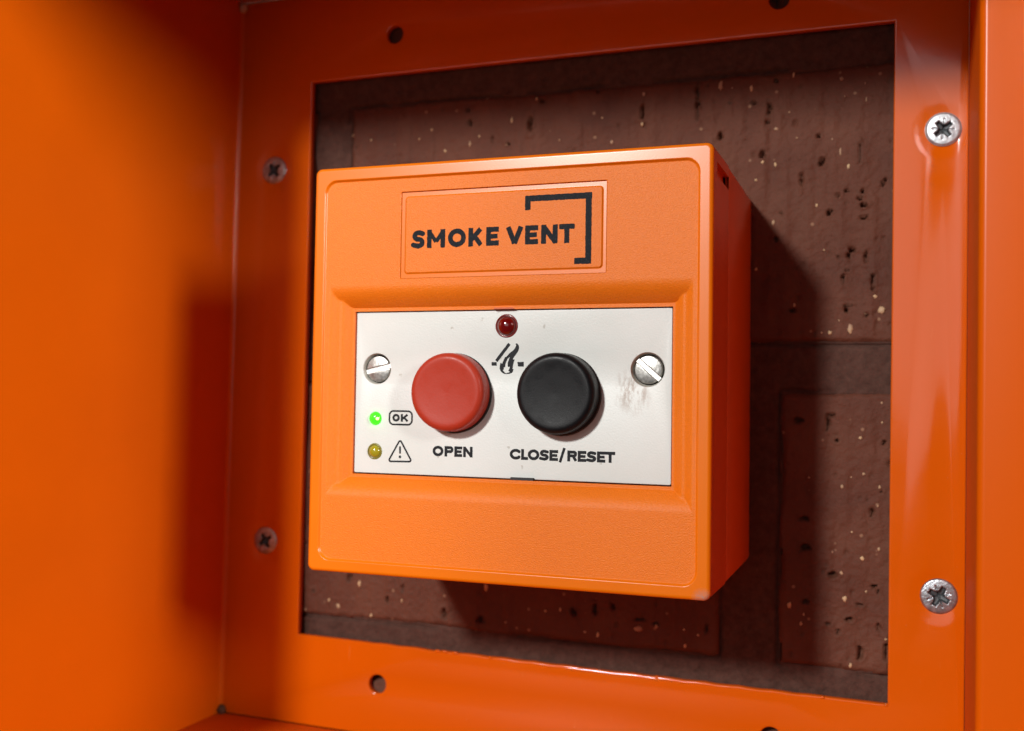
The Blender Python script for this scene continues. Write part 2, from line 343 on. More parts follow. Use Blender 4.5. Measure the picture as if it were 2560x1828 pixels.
def rr_d(X, Z, x0, x1, z0, z1, r_):
    ax = np.maximum(np.maximum(x0+r_-X, X-x1+r_), 0); az = np.maximum(np.maximum(z0+r_-Z, Z-z1+r_), 0)
    ins = np.minimum(np.minimum(X-x0, x1-X), np.minimum(Z-z0, z1-Z))
    return np.where((ax > 0) & (az > 0), r_-np.hypot(ax, az), ins)     # >0 inside

# ------------------------------------------------------------------ flat print: outlines found on a distance field
def seg_d(X, Z, p, q, w):      # square-ended stroke
    p = np.array(p, float); q = np.array(q, float); L = np.hypot(*(q-p)); t = (q-p)/max(L, 1e-9); c = (p+q)/2
    a = np.abs((X-c[0])*t[0]+(Z-c[1])*t[1])-L/2; b = np.abs(-(X-c[0])*t[1]+(Z-c[1])*t[0])-w/2
    return np.hypot(np.maximum(a, 0), np.maximum(b, 0))+np.minimum(np.maximum(a, b), 0)
def cap_d(X, Z, P, w):         # round chain
    D = np.full(X.shape, 1e9)
    for p, q in zip(P[:-1], P[1:]):
        dx, dz = q[0]-p[0], q[1]-p[1]; L = dx*dx+dz*dz+1e-12
        t = np.clip(((X-p[0])*dx+(Z-p[1])*dz)/L, 0, 1)
        D = np.minimum(D, np.hypot(X-p[0]-t*dx, Z-p[1]-t*dz))
    return D-w/2
def poly_d(X, Z, P):
    D = cap_d(X, Z, list(P)+[P[0]], 0); ins = np.zeros(X.shape, bool)
    for (x1, z1), (x2, z2) in zip(P, list(P[1:])+[P[0]]):
        c = ((z1 > Z) != (z2 > Z)) & (X < (x2-x1)*(Z-z1)/((z2-z1) if z2 != z1 else 1e-9)+x1)
        ins ^= c
    return np.where(ins, -D, D)
def arc(cx, cz, rx, rz, a0, a1, n=18):
    return [(cx+rx*math.cos(rad(a0+(a1-a0)*k/n)), cz+rz*math.sin(rad(a0+(a1-a0)*k/n))) for k in range(n+1)]
def glyph(ch, X, Z, x0, x1, z0, z1, w):
    h = w/2; W_ = x1-x0; H_ = z1-z0; D = []
    s = lambda p, q, ww=None: D.append(seg_d(X, Z, p, q, ww or w))
    c = lambda P: D.append(cap_d(X, Z, P, w))
    cx = (x0+x1)/2; cz = (z0+z1)/2
    if ch == 'O': c(arc(cx, cz, W_/2-h, H_/2-h, 0, 360, 40))
    elif ch == 'C': c(arc(cx+W_*.06, cz, W_/2+W_*.06-h, H_/2-h, 42, 318, 34))
    elif ch == 'S':
        rx, rz = W_/2-h, (H_/2-h)/2
        c([(x1-h*.9, z1-h-rz*.35)]+arc(cx, z1-h-rz, rx*.95, rz, 62, 262, 20)+arc(cx, z0+h+rz, rx, rz, 82, -118, 20)+[(x0+h*.5, z0+h+rz*.35)])
    elif ch == 'E':
        s((x0+h, z0), (x0+h, z1)); s((x0, z1-h), (x1, z1-h)); s((x0, z0+h), (x1, z0+h)); s((x0, cz), (x1-W_*.09, cz), w*.92)
    elif ch == 'T': s((x0, z1-h), (x1, z1-h)); s((cx, z0), (cx, z1))
    elif ch == 'L': s((x0+h, z0), (x0+h, z1)); s((x0, z0+h), (x1, z0+h))
    elif ch == 'N': s((x0+h, z0), (x0+h, z1)); s((x1-h, z0), (x1-h, z1)); s((x0+h, z1-h*.7), (x1-h, z0+h*.7), w*.95)
    elif ch == 'M':
        s((x0+h, z0), (x0+h, z1)); s((x1-h, z0), (x1-h, z1)); s((x0+h, z1-h*.8), (cx, z0+H_*.33), w*.8); s((x1-h, z1-h*.8), (cx, z0+H_*.33), w*.8)
    elif ch == 'V': s((x0+h, z1-h*.25), (cx, z0+h*.6)); s((x1-h, z1-h*.25), (cx, z0+h*.6))
    elif ch == 'K':
        s((x0+h, z0), (x0+h, z1)); s((x0+h, z0+H_*.32), (x1-h*1.1, z1-h*.5), w*.95); s((cx-W_*.07, cz+H_*.02), (x1-h*.9, z0+h*.45), w*.95)
    elif ch in 'PR':
        bz = z1-H_*.66 if ch == 'P' else z1-H_*.62; rz = (z1-h-bz-h)/2; mz = (z1-h+bz+h)/2; ax = x1-h-rz
        s((x0+h, z0), (x0+h, z1)); c([(x0+h, z1-h), (ax, z1-h)]+arc(ax, mz, rz, rz, 90, -90, 12)+[(x0+h, bz+h)])
        if ch == 'R': s((ax-W_*.08, bz+h), (x1-h*.7, z0+h*.4), w*.95)
    elif ch == '/': s((x0+h, z0+h*.3), (x1-h, z1-h*.3), w*.9)
    return np.minimum.reduce(D)
def ink(name, bbox, fn, y, m, parent, res=.06, rag=.05, label=None):
    """flat raised film of ink where fn < 0, with a slightly ragged edge"""
    x0, x1, z0, z1 = bbox; xs = np.arange(x0-.3, x1+.3, res); zs = np.arange(z0-.3, z1+.3, res)
    X, Z = np.meshgrid(xs, zs)
    D = fn(X, Z) + (vnoise(X, Z, .22, 3)-.5)*2*rag + (vnoise(X, Z, .5, 5)-.5)*rag
    V, F, idx = [], [], {}
    def vid(k, p):
        if k not in idx: idx[k] = len(V); V.append((p[0], y, p[1]))
        return idx[k]
    def corner(i, j): return vid(('c', i, j), (xs[j], zs[i]))
    def edge(i, j, i2, j2):
        a, b = D[i, j], D[i2, j2]; t = a/(a-b)
        return vid(('e', min(i, i2), min(j, j2), i != i2), (xs[j]+(xs[j2]-xs[j])*t, zs[i]+(zs[i2]-zs[i])*t))
    IN = D < 0; nI, nJ = D.shape
    cnt = IN[:-1, :-1].astype(int)+IN[:-1, 1:]+IN[1:, 1:]+IN[1:, :-1]
    for i in range(nI-1):
        j = 0
        while j < nJ-1:
            n = cnt[i, j]
            if n == 0: j += 1; continue
            ring = ((i, j), (i, j+1), (i+1, j+1), (i+1, j)); P = []
            if n == 4: P = [corner(*q) for q in ring]
            else:
                for a in range(4):
                    q, q2 = ring[a], ring[(a+1) % 4]
                    if IN[q]: P.append(corner(*q))
                    if IN[q] != IN[q2]: P.append(edge(*q, *q2))
            F.append(tuple(P)); j += 1
    me = bpy.data.meshes.new(name); me.from_pydata([(a*S, b*S, c_*S) for a, b, c_ in V], [], F); me.update()
    bm = bmesh.new(); bm.from_mesh(me)
    bmesh.ops.recalc_face_normals(bm, faces=bm.faces)
    bm.faces.ensure_lookup_table()
    up = sum(f_.normal.y for f_ in bm.faces)
    if up > 0: bmesh.ops.reverse_faces(bm, faces=bm.faces)
    bm.to_mesh(me); bm.free()
    return link(name, me, m, parent, label=label)
def word(name, items, z0, z1, w, y, m, parent, res, rag, label=None):
    xs = [i[1] for i in items]+[i[2] for i in items]
    def fn(X, Z):
        D = np.full(X.shape, 1e9)
        for it in items:
            ch, a, b = it[:3]; zz = it[3:] or (z0, z1)
            c0 = max(0, np.searchsorted(X[0], a-.4)); c1 = np.searchsorted(X[0], b+.4)
            D[:, c0:c1] = np.minimum(D[:, c0:c1], glyph(ch, X[:, c0:c1], Z[:, c0:c1], a, b, zz[0], zz[1], w))
        return D
    zs = [q for it in items for q in it[3:]]+[z0, z1]
    return ink(name, (min(xs), max(xs), min(zs), max(zs)), fn, y, m, parent, res, rag, label)

# ------------------------------------------------------------------ brick wall
D1 = 58.09; P0 = 56.09
wall = empty('brick_wall', (0, D1, -76), 'dark red brick wall with pitted bricks and grey-brown mortar seen through the square opening', 'wall')
def fineline(a, b, f0, f1, fine, coarse):
    P = [a]
    while P[-1] < b-1e-6:
        p = P[-1]; s_ = fine if (f0-1e-6 <= p < f1) else coarse
        nx = p+s_
        if p < f0 < nx: nx = f0
        P.append(min(nx, b))
    return np.array(P)
def brick(x0, x1, z0, z1, seed, gold=0):
    xs = fineline(x0, x1, -82, 78, .42, 6.0); zs = fineline(z0, z1, -76, 86, .42, 5.0)
    X, Z = np.meshgrid(xs, zs)
    # wavy arrises and rounded corners
    ex = 1.0*(vnoise(Z, X*0, 9, seed)-.5)+.5*(vnoise(Z, X*0, 2.2, seed+1)-.5)
    ez = .9*(vnoise(X, Z*0, 11, seed+2)-.5)+.4*(vnoise(X, Z*0, 2.5, seed+3)-.5)
    dx = np.minimum(X-x0, x1-X); dz = np.minimum(Z-z0, z1-Z)
    d = np.minimum(dx+ex, dz+ez) - .9*np.clip(1.6-np.hypot(np.maximum(dx, 0), np.maximum(dz, 0)), 0, 1.6)
    h = .5*(vnoise(X, Z, 14, seed+4)-.5)+.5*(vnoise(X*2.2, Z*.32, 4, seed+5)-.5)+.22*(vnoise(X, Z, 1.1, seed+6)-.5)+.10*(vnoise(X, Z, .5, seed+7)-.5)
    Y = .35+h+.9*(1-sstep(0, 1.5, d))+2.0*(1-sstep(-.9, .4, d))
    for (px, pz, rx, rz) in PITS:
        if px+rx+2 < x0 or px-rx-2 > x1 or pz+rz+2 < z0 or pz-rz-2 > z1: continue
        j0, j1 = np.searchsorted(xs, px-3), np.searchsorted(xs, px+3); i0, i1 = np.searchsorted(zs, pz-5), np.searchsorted(zs, pz+5)
        if j1-j0 < 2 or i1-i0 < 2: continue
        xx, zz = X[i0:i1, j0:j1], Z[i0:i1, j0:j1]
        wob = 1.0*(vnoise(xx, zz, .8, seed+9)-.5)
        q = np.hypot((xx-px)/max(rx*1.3, .34), (zz-pz)/max(rz*1.3, .34))+wob
        Y[i0:i1, j0:j1] += 2.3*(1-sstep(.6, 1.1, q))-.35*np.exp(-((q-1.35)/.25)**2)
    for k in range(int((x1-x0)*(z1-z0)/90)):        # small random holes from firing
        px, pz = rng.uniform(x0, x1), rng.uniform(z0, z1); rr = rng.uniform(.18, .42)
        j0, j1 = np.searchsorted(xs, px-1.5), np.searchsorted(xs, px+1.5); i0, i1 = np.searchsorted(zs, pz-2), np.searchsorted(zs, pz+2)
        if j1-j0 < 5: continue
        xx, zz = X[i0:i1, j0:j1], Z[i0:i1, j0:j1]
        Y[i0:i1, j0:j1] += .7*(1-sstep(.5, 1.1, np.hypot((xx-px)/rr, (zz-pz)/(rr*rng.uniform(.8, 2.6)))))
    Y[0, :] = Y[-1, :] = 9; Y[:, 0] = Y[:, -1] = 9
    me = grid_mesh('brick', X, Y, Z + 76)
    b = link('brick', me, BRICK, wall, smooth=180)
    # cream pebbles fired into the face
    V, F = [], []
    ico = bmesh.new(); bmesh.ops.create_icosphere(ico, subdivisions=2, radius=1)
    iv = [tuple(v.co) for v in ico.verts]; iff = [[v.index for v in f_.verts] for f_ in ico.faces]; ico.free()
    L = [s_ for s_ in SPECKS if x0 < s_[0] < x1 and z0 < s_[1] < z1]
    for (px, pz, rx, rz) in L:
        yy = Y[min(np.searchsorted(zs, pz), len(zs)-2), min(np.searchsorted(xs, px), len(xs)-2)]
        o = len(V)
        for v in iv:
            k = 1+.7*(random.random()-.5)
            V.append((px+v[0]*rx*1.3*k, yy+.02+v[1]*.28*k, pz+76+v[2]*rz*1.2*k))
        F += [tuple(i_+o for i_ in f_) for f_ in iff]
    if V:
        g = link('pebble_grit', mesh('pebble_grit', V, F), GRIT, b, smooth=180); g['kind'] = 'stuff'
    return b
BRICKS = [(-69.5, 145.5, 8.6, 75.6), (-292, -80, 8.6, 75.6),
        (50.2, 265, -68, -2.4), (-178, 36.8, -68, -2.4),
        (-178, 36.8, 86.2, 152), (48, 263, 86.2, 152), (-69, 146, -144, -79), (-292, -80, -144, -79),
        (156, 371, 8.6, 75.6), (156, 371, -144, -79), (-403, -188, -68, -2.4), (-403, -188, 86.2, 152), (-178, 36.8, -220, -155), (48, 263, -220, -155), (-69, 146, 163, 229), (-292, -80, 163, 229)]
for k, (a, b_, c_, d_) in enumerate(BRICKS):
    brick(a, b_, c_, d_, 20+k*17)
xs = np.concatenate([np.arange(-403, -84, 4), np.arange(-82, 78, .4), np.arange(79, 372, 4)]); zs = np.concatenate([np.arange(-220, -77, 4), np.arange(-76, 86, .4), np.arange(87, 230, 4)])
X, Z = np.meshgrid(xs, zs)
Y = .78+.5*(vnoise(X, Z, 6, 71)-.5)+.35*(vnoise(X, Z, 1.3, 72)-.5)
for a, b_, c_, d_ in BRICKS:
    Y += 5*sstep(.6, 2.2, rr_d(X, Z, a, b_, c_, d_, .5))
for a, b_, c_, d_ in BRICKS:      # hairline where the mortar has shrunk from each brick
    d = np.abs(rr_d(X, Z, a, b_, c_, d_, .5)-.45*(vnoise(X, Z, 5, 77)-.5))
    Y += 1.3*np.exp(-(d/.38)**2)*sstep(.25, .6, vnoise(X, Z, 11, 78))
link('mortar', grid_mesh('mortar', X, Y, Z+76), MORTAR, wall, smooth=180)

# ------------------------------------------------------------------ orange steel hood
hood = empty('protective_hood', (0, P0, -98), 'glossy orange steel box with screwed back plate and square opening around the smoke vent control', 'protective cover')
def HZ(me):     # shift mesh from wall coordinates to the hood empty's frame
    me.transform(Matrix.Translation((0, -P0*S, 98*S))); return me
XL, XR, ZT, ZB = -105.2, 91.3, 108.7, -97.8
ap = [(-80.6, 83.2), (75.3, 83.9), (75.2, -73.5), (-79.9, -73.0)]
# a few hand-cut nicks along the lower edge of the opening
lo = []
for k in range(61):
    t = k/60; xx = 75.2+(-79.9-75.2)*t; zz = -73.5+.5*t
    nick = .22*math.exp(-((xx+19)/.8)**2)+.25*math.exp(-((xx-22)/.7)**2)-.2*math.exp(-((xx-8)/2.5)**2)-.25*math.exp(-((xx+38)/1.6)**2)
    lo.append((xx, zz+nick+.10*math.sin(xx*1.7)*(1 if abs(xx) < 60 else 0)))
apl = [ap[0], ap[1]]+lo
holes = [(-54.66, 94.37, 2.45), (49.05, 91.97+.3, 2.45), (-54.70, -84.03, 2.5), (49.36, -84.5, 2.5)]
plate = sheet('back_plate', [rrect(XL, XR, ZB, ZT), apl]+[circ(*h_) for h_ in holes]+[circ(a, b, 2.75, 32) for a, b in ((-92.33, 58.56), (-91.46, -47.67), (85.93, 57.69), (85.80, -48.14))], P0, D1-.05, .42, 3)
link('back_plate', HZ(plate), PAINT, hood, smooth=32)
def ribbon(name, prof, axis_pts, m, parent):
    pass
def strip(name, prof, zf, zb, thick):
    """bent sheet: prof = [(x, y)], extruded in z; zf(x,y) top, zb bottom; given a real thickness away from the inside"""
    n = len(prof); V = []; F = []
    nor = []
    for i in range(n):
        a = prof[max(i-1, 0)]; b = prof[min(i+1, n-1)]; t = Vector((b[0]-a[0], b[1]-a[1])).normalized(); nor.append((t.y, -t.x))
    rows = []
    for side in (0, 1):
        for zsel in (0, 1):
            rows.append([len(V)+i for i in range(n)])
            for i, (x_, y_) in enumerate(prof):
                xx = x_+nor[i][0]*thick*side; yy = y_+nor[i][1]*thick*side
                V.append((xx, yy, (zb if zsel == 0 else zf)(y_)))
    a0, a1, b0, b1 = rows
    for i in range(n-1):
        F += [(a0[i], a0[i+1], a1[i+1], a1[i]), (b0[i], b1[i], b1[i+1], b0[i+1]), (a0[i], b0[i], b0[i+1], a0[i+1]), (a1[i], a1[i+1], b1[i+1], b1[i])]
    F += [(a0[0], a1[0], b1[0], b0[0]), (a0[-1], b0[-1], b1[-1], a1[-1])]
    return fixn(mesh(name, V, F))
YF = -58
right = [(XR, P0-.01), (XR, 40), (XR, 26)]+[(XR+1.5*(1-math.cos(rad(a))), 26-1.5*math.sin(rad(a))) for a in range(10, 91, 10)]+[(99, 24.48), (103.5, 24.45), (104.2, 23.7), (104.2, -30), (104.2, YF-6)]  # run forward of the flange is unseen, added to block the side lamp
RW = HZ(strip('side_wall', [(p[0], p[1]) for p in right], lambda y: ZT-.02, lambda y: ZB+.02, -2))
for p_ in RW.polygons: p_.material_index = 0 if p_.center.x < (XR+.06)*S else 1
link('side_wall', RW, [PAINTR, PAINTM], hood, smooth=40, label='right hand wall of the hood stepped outward halfway')
rl = 1.3
left = [(XL, YF-17), (XL, -20), (XL, 20)]+[(XL+rl-rl*math.cos(rad(a)), P0-rl+rl*math.sin(rad(a))) for a in range(0, 91, 15)]
left = left[:-1]+[(XL+rl, P0-.01)]
link('side_wall', HZ(strip('side_wall', left, lambda y: ZT-.02, lambda y: ZB+.02, -2)), PAINTL, hood, smooth=40, label='left hand wall of the hood with a fine welded corner')
link('top_wall', HZ(box('top_wall', XL-2, XR+17, -67, P0, ZT, ZT+2, .3)), PAINT, hood, smooth=40)
link('bottom_wall', HZ(box('bottom_wall', XL-2, XR+17, YF, P0, ZB-2, ZB, .3)), PAINTR, hood, smooth=40)
def blob(name, c, r_, m, parent, seed=0):
    bm = bmesh.new(); bmesh.ops.create_icosphere(bm, subdivisions=3, radius=1); rr = random.Random(seed)
    for v in bm.verts:
        k = 1+.3*(rr.random()-.5); v.co = ((c[0]+v.co.x*r_[0]*k)*S, (c[1]+v.co.y*r_[1]*k-P0)*S, (c[2]+v.co.z*r_[2]*k+98)*S)
    me = bpy.data.meshes.new(name); bm.to_mesh(me); bm.free()
    return link(name, me, m, parent, smooth=180)
blob('corner_spot', (XL+.9, P0-.6, ZT-1.6), (1.2, 1, 1.5), WELD, hood, 1)
blob('corner_spot', (XL+1.0, P0-.5, ZB+.9), (1.2, 1.2, 1.6), CGAP, hood, 2)  # dark ball paints the shade of a small gap in the corner
# small paint drips caught on the opening's edge
for k, (xx, zz) in enumerate([(-22, -73.25), (22, -73.2), (61, -73.5), (74.9, -73.5), (-37, -73.1), (-35, -73.1), (-32, -73.1)]):
    blob('paint_drip', (xx, P0+.05, zz-.15), (.55 if k < 4 else .9, .25, .38), PAINT, hood, 10+k)

def pozi(cx, cz, R_, rot, label, dome=.55, proud=.5, zm=None):
    """raised countersunk head with a cross recess and four fine ticks"""
    nr, na = 30, 120; V = [(0, 0, 0)]*0; F = []
    rr = np.concatenate([np.linspace(0.02, .86, 24), [.9, .94, .97, .99, 1.0, 1.0]])*R_
    A = np.linspace(0, 2*np.pi, na, endpoint=False)
    RR, AA = np.meshgrid(rr, A, indexing='ij')
    X = RR*np.cos(AA); Z = RR*np.sin(AA)
    Yh = -proud+dome*(RR/R_)**2*.5
    Yh += .35*sstep(.88, 1.0, RR/R_)
    ca, sa = math.cos(rot), math.sin(rot); U = X*ca+Z*sa; W = -X*sa+Z*ca
    arm = R_*.56; wd = R_*.145
    t1 = np.maximum(np.abs(U)-arm, np.abs(W)-wd*(1.25-.35*np.abs(U)/arm)); t2 = np.maximum(np.abs(W)-arm, np.abs(U)-wd*(1.25-.35*np.abs(W)/arm))
    cr = np.minimum(np.minimum(t1, t2), np.hypot(U, W)-R_*.29)
    Yh += R_*.42*(1-sstep(-.30, .07, cr))*(1-.35*np.clip(RR/arm, 0, 1))
    U2 = (U+W)/math.sqrt(2); W2 = (W-U)/math.sqrt(2)
    tk = np.minimum(np.maximum(np.abs(U2)-R_*.6, np.abs(W2)-.13), np.maximum(np.abs(W2)-R_*.6, np.abs(U2)-.13))
    Yh += .35*(1-sstep(-.08, .08, tk))
    Yh[-1, :] = .3
    V = np.stack([X, Yh, Z], -1).reshape(-1, 3).tolist(); c0 = len(V); V.append((0, float(Yh[0].mean()), 0))
    for i in range(nr-1):
        for k in range(na):
            k2 = (k+1) % na; F.append((i*na+k, i*na+k2, (i+1)*na+k2, (i+1)*na+k))
    for k in range(na): F.append((c0, (k+1) % na, k))
    me = fixn(mesh('screw', V, F))
    for p_ in me.polygons:
        c_ = p_.center/S; h0 = -proud+dome*((c_.x**2+c_.z**2)/R_**2)*.5
        if c_.y > h0+.55 and math.hypot(c_.x, c_.z) < R_*.7: p_.material_index = 1
    o = link('screw', me, [zm or ZINC, RECESS], hood, smooth=50, label=label)
    o.location = (cx*S, 0, (cz+98)*S)
    return o
pozi(-92.33, 58.56, 4.15, rad(40), 'dull screw in the upper left of the back plate')
pozi(-91.46, -47.67, 4.0, rad(33), 'dull screw in the lower left of the back plate')
pozi(85.93, 57.69, 3.9, rad(38), 'bright screw in the upper right of the back plate', proud=.9, zm=ZBR)
pozi(85.80, -48.14, 4.15, rad(62), 'grey screw in the lower right of the back plate')

# ------------------------------------------------------------------ smoke vent control
dev = empty('smoke_vent_control', (0, 0, 0), 'square orange smoke vent control box with white panel, red and black buttons, inside the opening', 'control box')
dev.rotation_euler = rotm(.0023, -.0072, .0158).to_euler()
A_, H2 = 43.5, 43.86
PXL, PXR, PZT, PZB, PY = -34.6, 35.3, 12.55, -22.75, 3.9
# front cover: height field over the rounded square
def axis(feats, a, b):
    P = [a]
    while P[-1] < b-1e-9:
        p = P[-1]; near = min(min(abs(p-f_) for f_ in feats), abs(p-a), abs(b-p))
        P.append(min(p+(.055 if near < 1.3 else .22), b))
    P = np.array(P)
    for f_ in (PXL, PXR) if b == A_ else (PZT, PZB): P[np.argmin(abs(P-f_))] = f_
    return P
xs = axis((-40.75, 40.75, -22.8, 22.4, PXL, PXR), -A_, A_); zs = axis((40.85, -41.1, 19.2, 37.75, PZT, PZB), -H2, H2)
X, Z = np.meshgrid(xs, zs)
# square to rounded square (corner radius 1.5)
rc = 1.5
uu = np.clip((np.abs(X)-(A_-rc))/rc, 0, 1); vv = np.clip((np.abs(Z)-(H2-rc))/rc, 0, 1)
mx = np.maximum(uu, vv); ln_ = np.hypot(uu, vv); k_ = np.where((uu > 0) & (vv > 0), mx/np.maximum(ln_, 1e-9), 1)
Xw = np.where((uu > 0) & (vv > 0), np.sign(X)*(A_-rc+uu*k_*rc), X); Zw = np.where((uu > 0) & (vv > 0), np.sign(Z)*(H2-rc+vv*k_*rc), Z)
dO = np.where((uu > 0) & (vv > 0), rc*(1-mx), np.minimum(A_-np.abs(X), H2-np.abs(Z)))
re = .85
Y = np.where(dO < re, re-np.sqrt(np.maximum(re*re-(re-dO)**2, 0)), 0)
dF = rr_d(X, Z, -40.75, 40.75, -41.15, 40.85, 2.7)
Y += .55*sstep(-.28, .28, dF)
# cove round the panel
tT = np.clip((18.0-Z)/(18.0-PZT), 0, 1); tB = np.clip((Z+27.6)/(27.6+PZB), 0, 1)
tL = np.clip((X+39.7)/(39.7+PXL), 0, 1); tR = np.clip((39.9-X)/(39.9-PXR), 0, 1)
def cove(t): 
    q = np.clip(t/.86, 0, 1)
    return 1-np.cos(q*rad(64))
mT = cove(tT)/(1-math.cos(rad(64))); mB = cove(tB)/(1-math.cos(rad(64)))
def side(t): return .45*sstep(0, .45, t)+.55*sstep(.45, .95, t)
cv = np.minimum(np.minimum(mT, mB), np.minimum(side(tL), side(tR)))
Y += (PY-.62-.55)*cv
# pocket for the name plate
dP = rr_d(X, Z, -22.75, 22.4, 19.2, 37.75, .25)
Y += .42*sstep(-.06, .08, dP)
xc = (X[:-1, :-1]+X[1:, 1:])/2; zc = (Z[:-1, :-1]+Z[1:, 1:])/2
keep = ~((xc > PXL) & (xc < PXR) & (zc > PZB) & (zc < PZT))
mats = (rr_d(xc, zc, -40.6, 40.6, -41.0, 40.7, 2.6) > 0).astype(int)
mats[(rr_d(xc, zc, -22.75, 22.4, 19.2, 37.75, .25) > -.05) & (xc < 30)] = 0
me = grid_mesh('front_cover', Xw, Y, Zw, keep, mats)
fc = link('front_cover', me, [RIM, FIELD], dev, smooth=180)
bm = bmesh.new(); bm.from_mesh(me)
if sum(f_.normal.y for f_ in bm.faces) > 0: bmesh.ops.reverse_faces(bm, faces=bm.faces)
bm.to_mesh(me); bm.free()
# sides of the cover (slightly drafted), back box, seam between
def tube(name, rings, gap=None):
    """rings = [(half width, half height, radius, y)]"""
    V, F = [], []; n = None
    for (a, b, r_, y) in rings:
        P = rrect(-a, a, -b, b, r_, 8); n = len(P); V += [(p[0], y, p[1]) for p in P]
    for i in range(len(rings)-1):
        for k in range(n):
            k2 = (k+1) % n
            F.append((i*n+k, (i+1)*n+k, (i+1)*n+k2, i*n+k2))
    return mesh(name, V, F), V, F, n
# right-hand side has a moulded slot near the top: build that side from panels around it
rings = [(A_, H2, rc, .84), (A_+.06, H2+.06, rc, 4), (A_+.2, H2+.2, rc, 11.5), (A_+.33, H2+.33, rc, 18.8), (A_-.2, H2-.2, rc, 18.85)]
me, V, F, n = tube('cover_side', rings)
F2 = []
for f_ in F:
    P = [V[i] for i in f_]
    if all(p[0] > A_-.01 for p in P) and abs(P[0][2]-P[2][2]) > 50: continue        # the long flat of the right side
    F2.append(f_)
o0 = len(V); z_top = H2-rc; z_bot = -z_top
sl0, sl1 = 38.2, 40.9
ys = [(.84, A_), (4, A_+.06), (11.5, A_+.2), (18.8, A_+.33), (18.85, A_-.2)]
for (y, xx), up in zip(ys, (H2, H2+.06, H2+.2, H2+.33, H2-.2)):
    e_ = up-rc
    for z_ in (-e_, sl0, sl1, e_): V.append((xx, y, z_))
for i in range(4):
    for j in range(3):
        if j == 1 and i in (1, 2): continue
        a = o0+i*4+j; F2.append((a, a+4, a+5, a+1))
# floor of the slot
q = len(V)
V += [(A_+.06, 4, sl0), (A_+.06, 4, sl1), (A_-.9, 9, sl0), (A_-.9, 9, sl1), (A_-.9, 18.8, sl0), (A_-.9, 18.8, sl1)]
F2 += [(q, q+2, q+3, q+1), (q+2, q+4, q+5, q+3), (q, o0+2*4+1, o0+3*4+1, q+4), (q, q+4, q+2), (q+1, q+3, q+5), (q+1, q+5, o0+3*4+2, o0+2*4+2)]
link('cover_side', fixn(mesh('cover_side', V, F2)), RIM, fc, smooth=30)
me, V, F, n = tube('back_box', [(A_-.3, H2-.3, 1.2, 18.7), (A_+.12, H2+.12, 1.4, 19.25), (A_+.2, H2+.2, 1.5, 19.5), (A_+.5, H2+.5, 1.5, D1+.6)])
link('back_box', fixn(me), RIM, dev, smooth=30)
# wall of the panel opening
me, V, F, n = tube('panel_surround', [((PXR-PXL)/2, (PZT-PZB)/2, .15, PY-.62), ((PXR-PXL)/2, (PZT-PZB)/2, .15, PY+3)])
me.transform(Matrix.Translation(((PXR+PXL)/2*S, 0, (PZT+PZB)/2*S)))
link('panel_surround', fixn(me), BACKBOX, fc)
# near-black sheet painting the shade in the gap behind the panel edge
link('panel_gap_shade', box('panel_gap_shade', PXL-.3, PXR+.3, PY+1.6, PY+2.2, PZB-.3, PZT+.3), GAP, fc)
# black block paints the notch's shade below the panel; release lug above
link('latch_slot', box('latch_slot', 1.9, 6.9, PY-.6, PY+.5, PZB-.03, PZB+.58, .05), BLACK, fc)
link('latch_slot', sheet('latch_slot', [[(-2.4+.2, PZT+.02), (2.4, PZT+.02), (1.9, PZT+.36), (-2, PZT+.36)]], PY-1.05, PY-.4, .02, 1), BACKBOX, fc)

# name plate
nx = fineline(-22.6, 22.25, -22.6, 22.25, .09, 1); nz = fineline(19.3, 37.6, 19.3, 37.6, .09, 1)
X, Z = np.meshgrid(nx, nz)
dN = rr_d(X, Z, -21.65, 21.5, 20.3, 36.65, .7)
Y = .84-.30*sstep(-.13, .17, dN)
me = grid_mesh('name_plate', X, Y, Z)
bm = bmesh.new(); bm.from_mesh(me)
if sum(f_.normal.y for f_ in bm.faces) > 0: bmesh.ops.reverse_faces(bm, faces=bm.faces)
bm.to_mesh(me); bm.free()
xc = (X[:-1, :-1]+X[1:, 1:])/2; zc = (Z[:-1, :-1]+Z[1:, 1:])/2
me.polygons.foreach_set('material_index', (rr_d(xc, zc, -21.65, 21.5, 20.3, 36.65, .7) > .15).astype(np.int32).ravel())
npl = link('name_plate', me, [RIM, FIELD], dev, smooth=180)
YL = .54-.03
word('lettering', [('S', -20, -17.1), ('M', -16.55, -12.4), ('O', -11.75, -7.72), ('K', -7.15, -3.85), ('E', -3.2, -.42)], 25.5, 29.4, 1.06, YL, INKL, npl, .07, .04, 'the word SMOKE in black capitals')
word('lettering', [('V', 1.1, 4.95), ('E', 5.3, 8.1), ('N', 8.75, 12.25), ('T', 12.55, 15.8)], 25.45, 29.35, 1.06, YL, INKL, npl, .07, .04, 'the word VENT in black capitals')
def br(X, Z): return np.minimum.reduce([rrb(X, Z, 5.2, 19.35, 34.25, 35.5), rrb(X, Z, 5.2, 6.4, 32.5, 35.5), rrb(X, Z, 18.05, 19.3, 21.15, 35.5), rrb(X, Z, 15.8, 19.2, 21.15, 22.4)])
def rrb(X, Z, a, b, c_, d_): return -rr_d(X, Z, a, b, c_, d_, .08)
ink('bracket_mark', (5, 19.5, 21, 36), br, YL, INKL, npl, .09, .05, 'black open corner bracket around the end of the lettering')

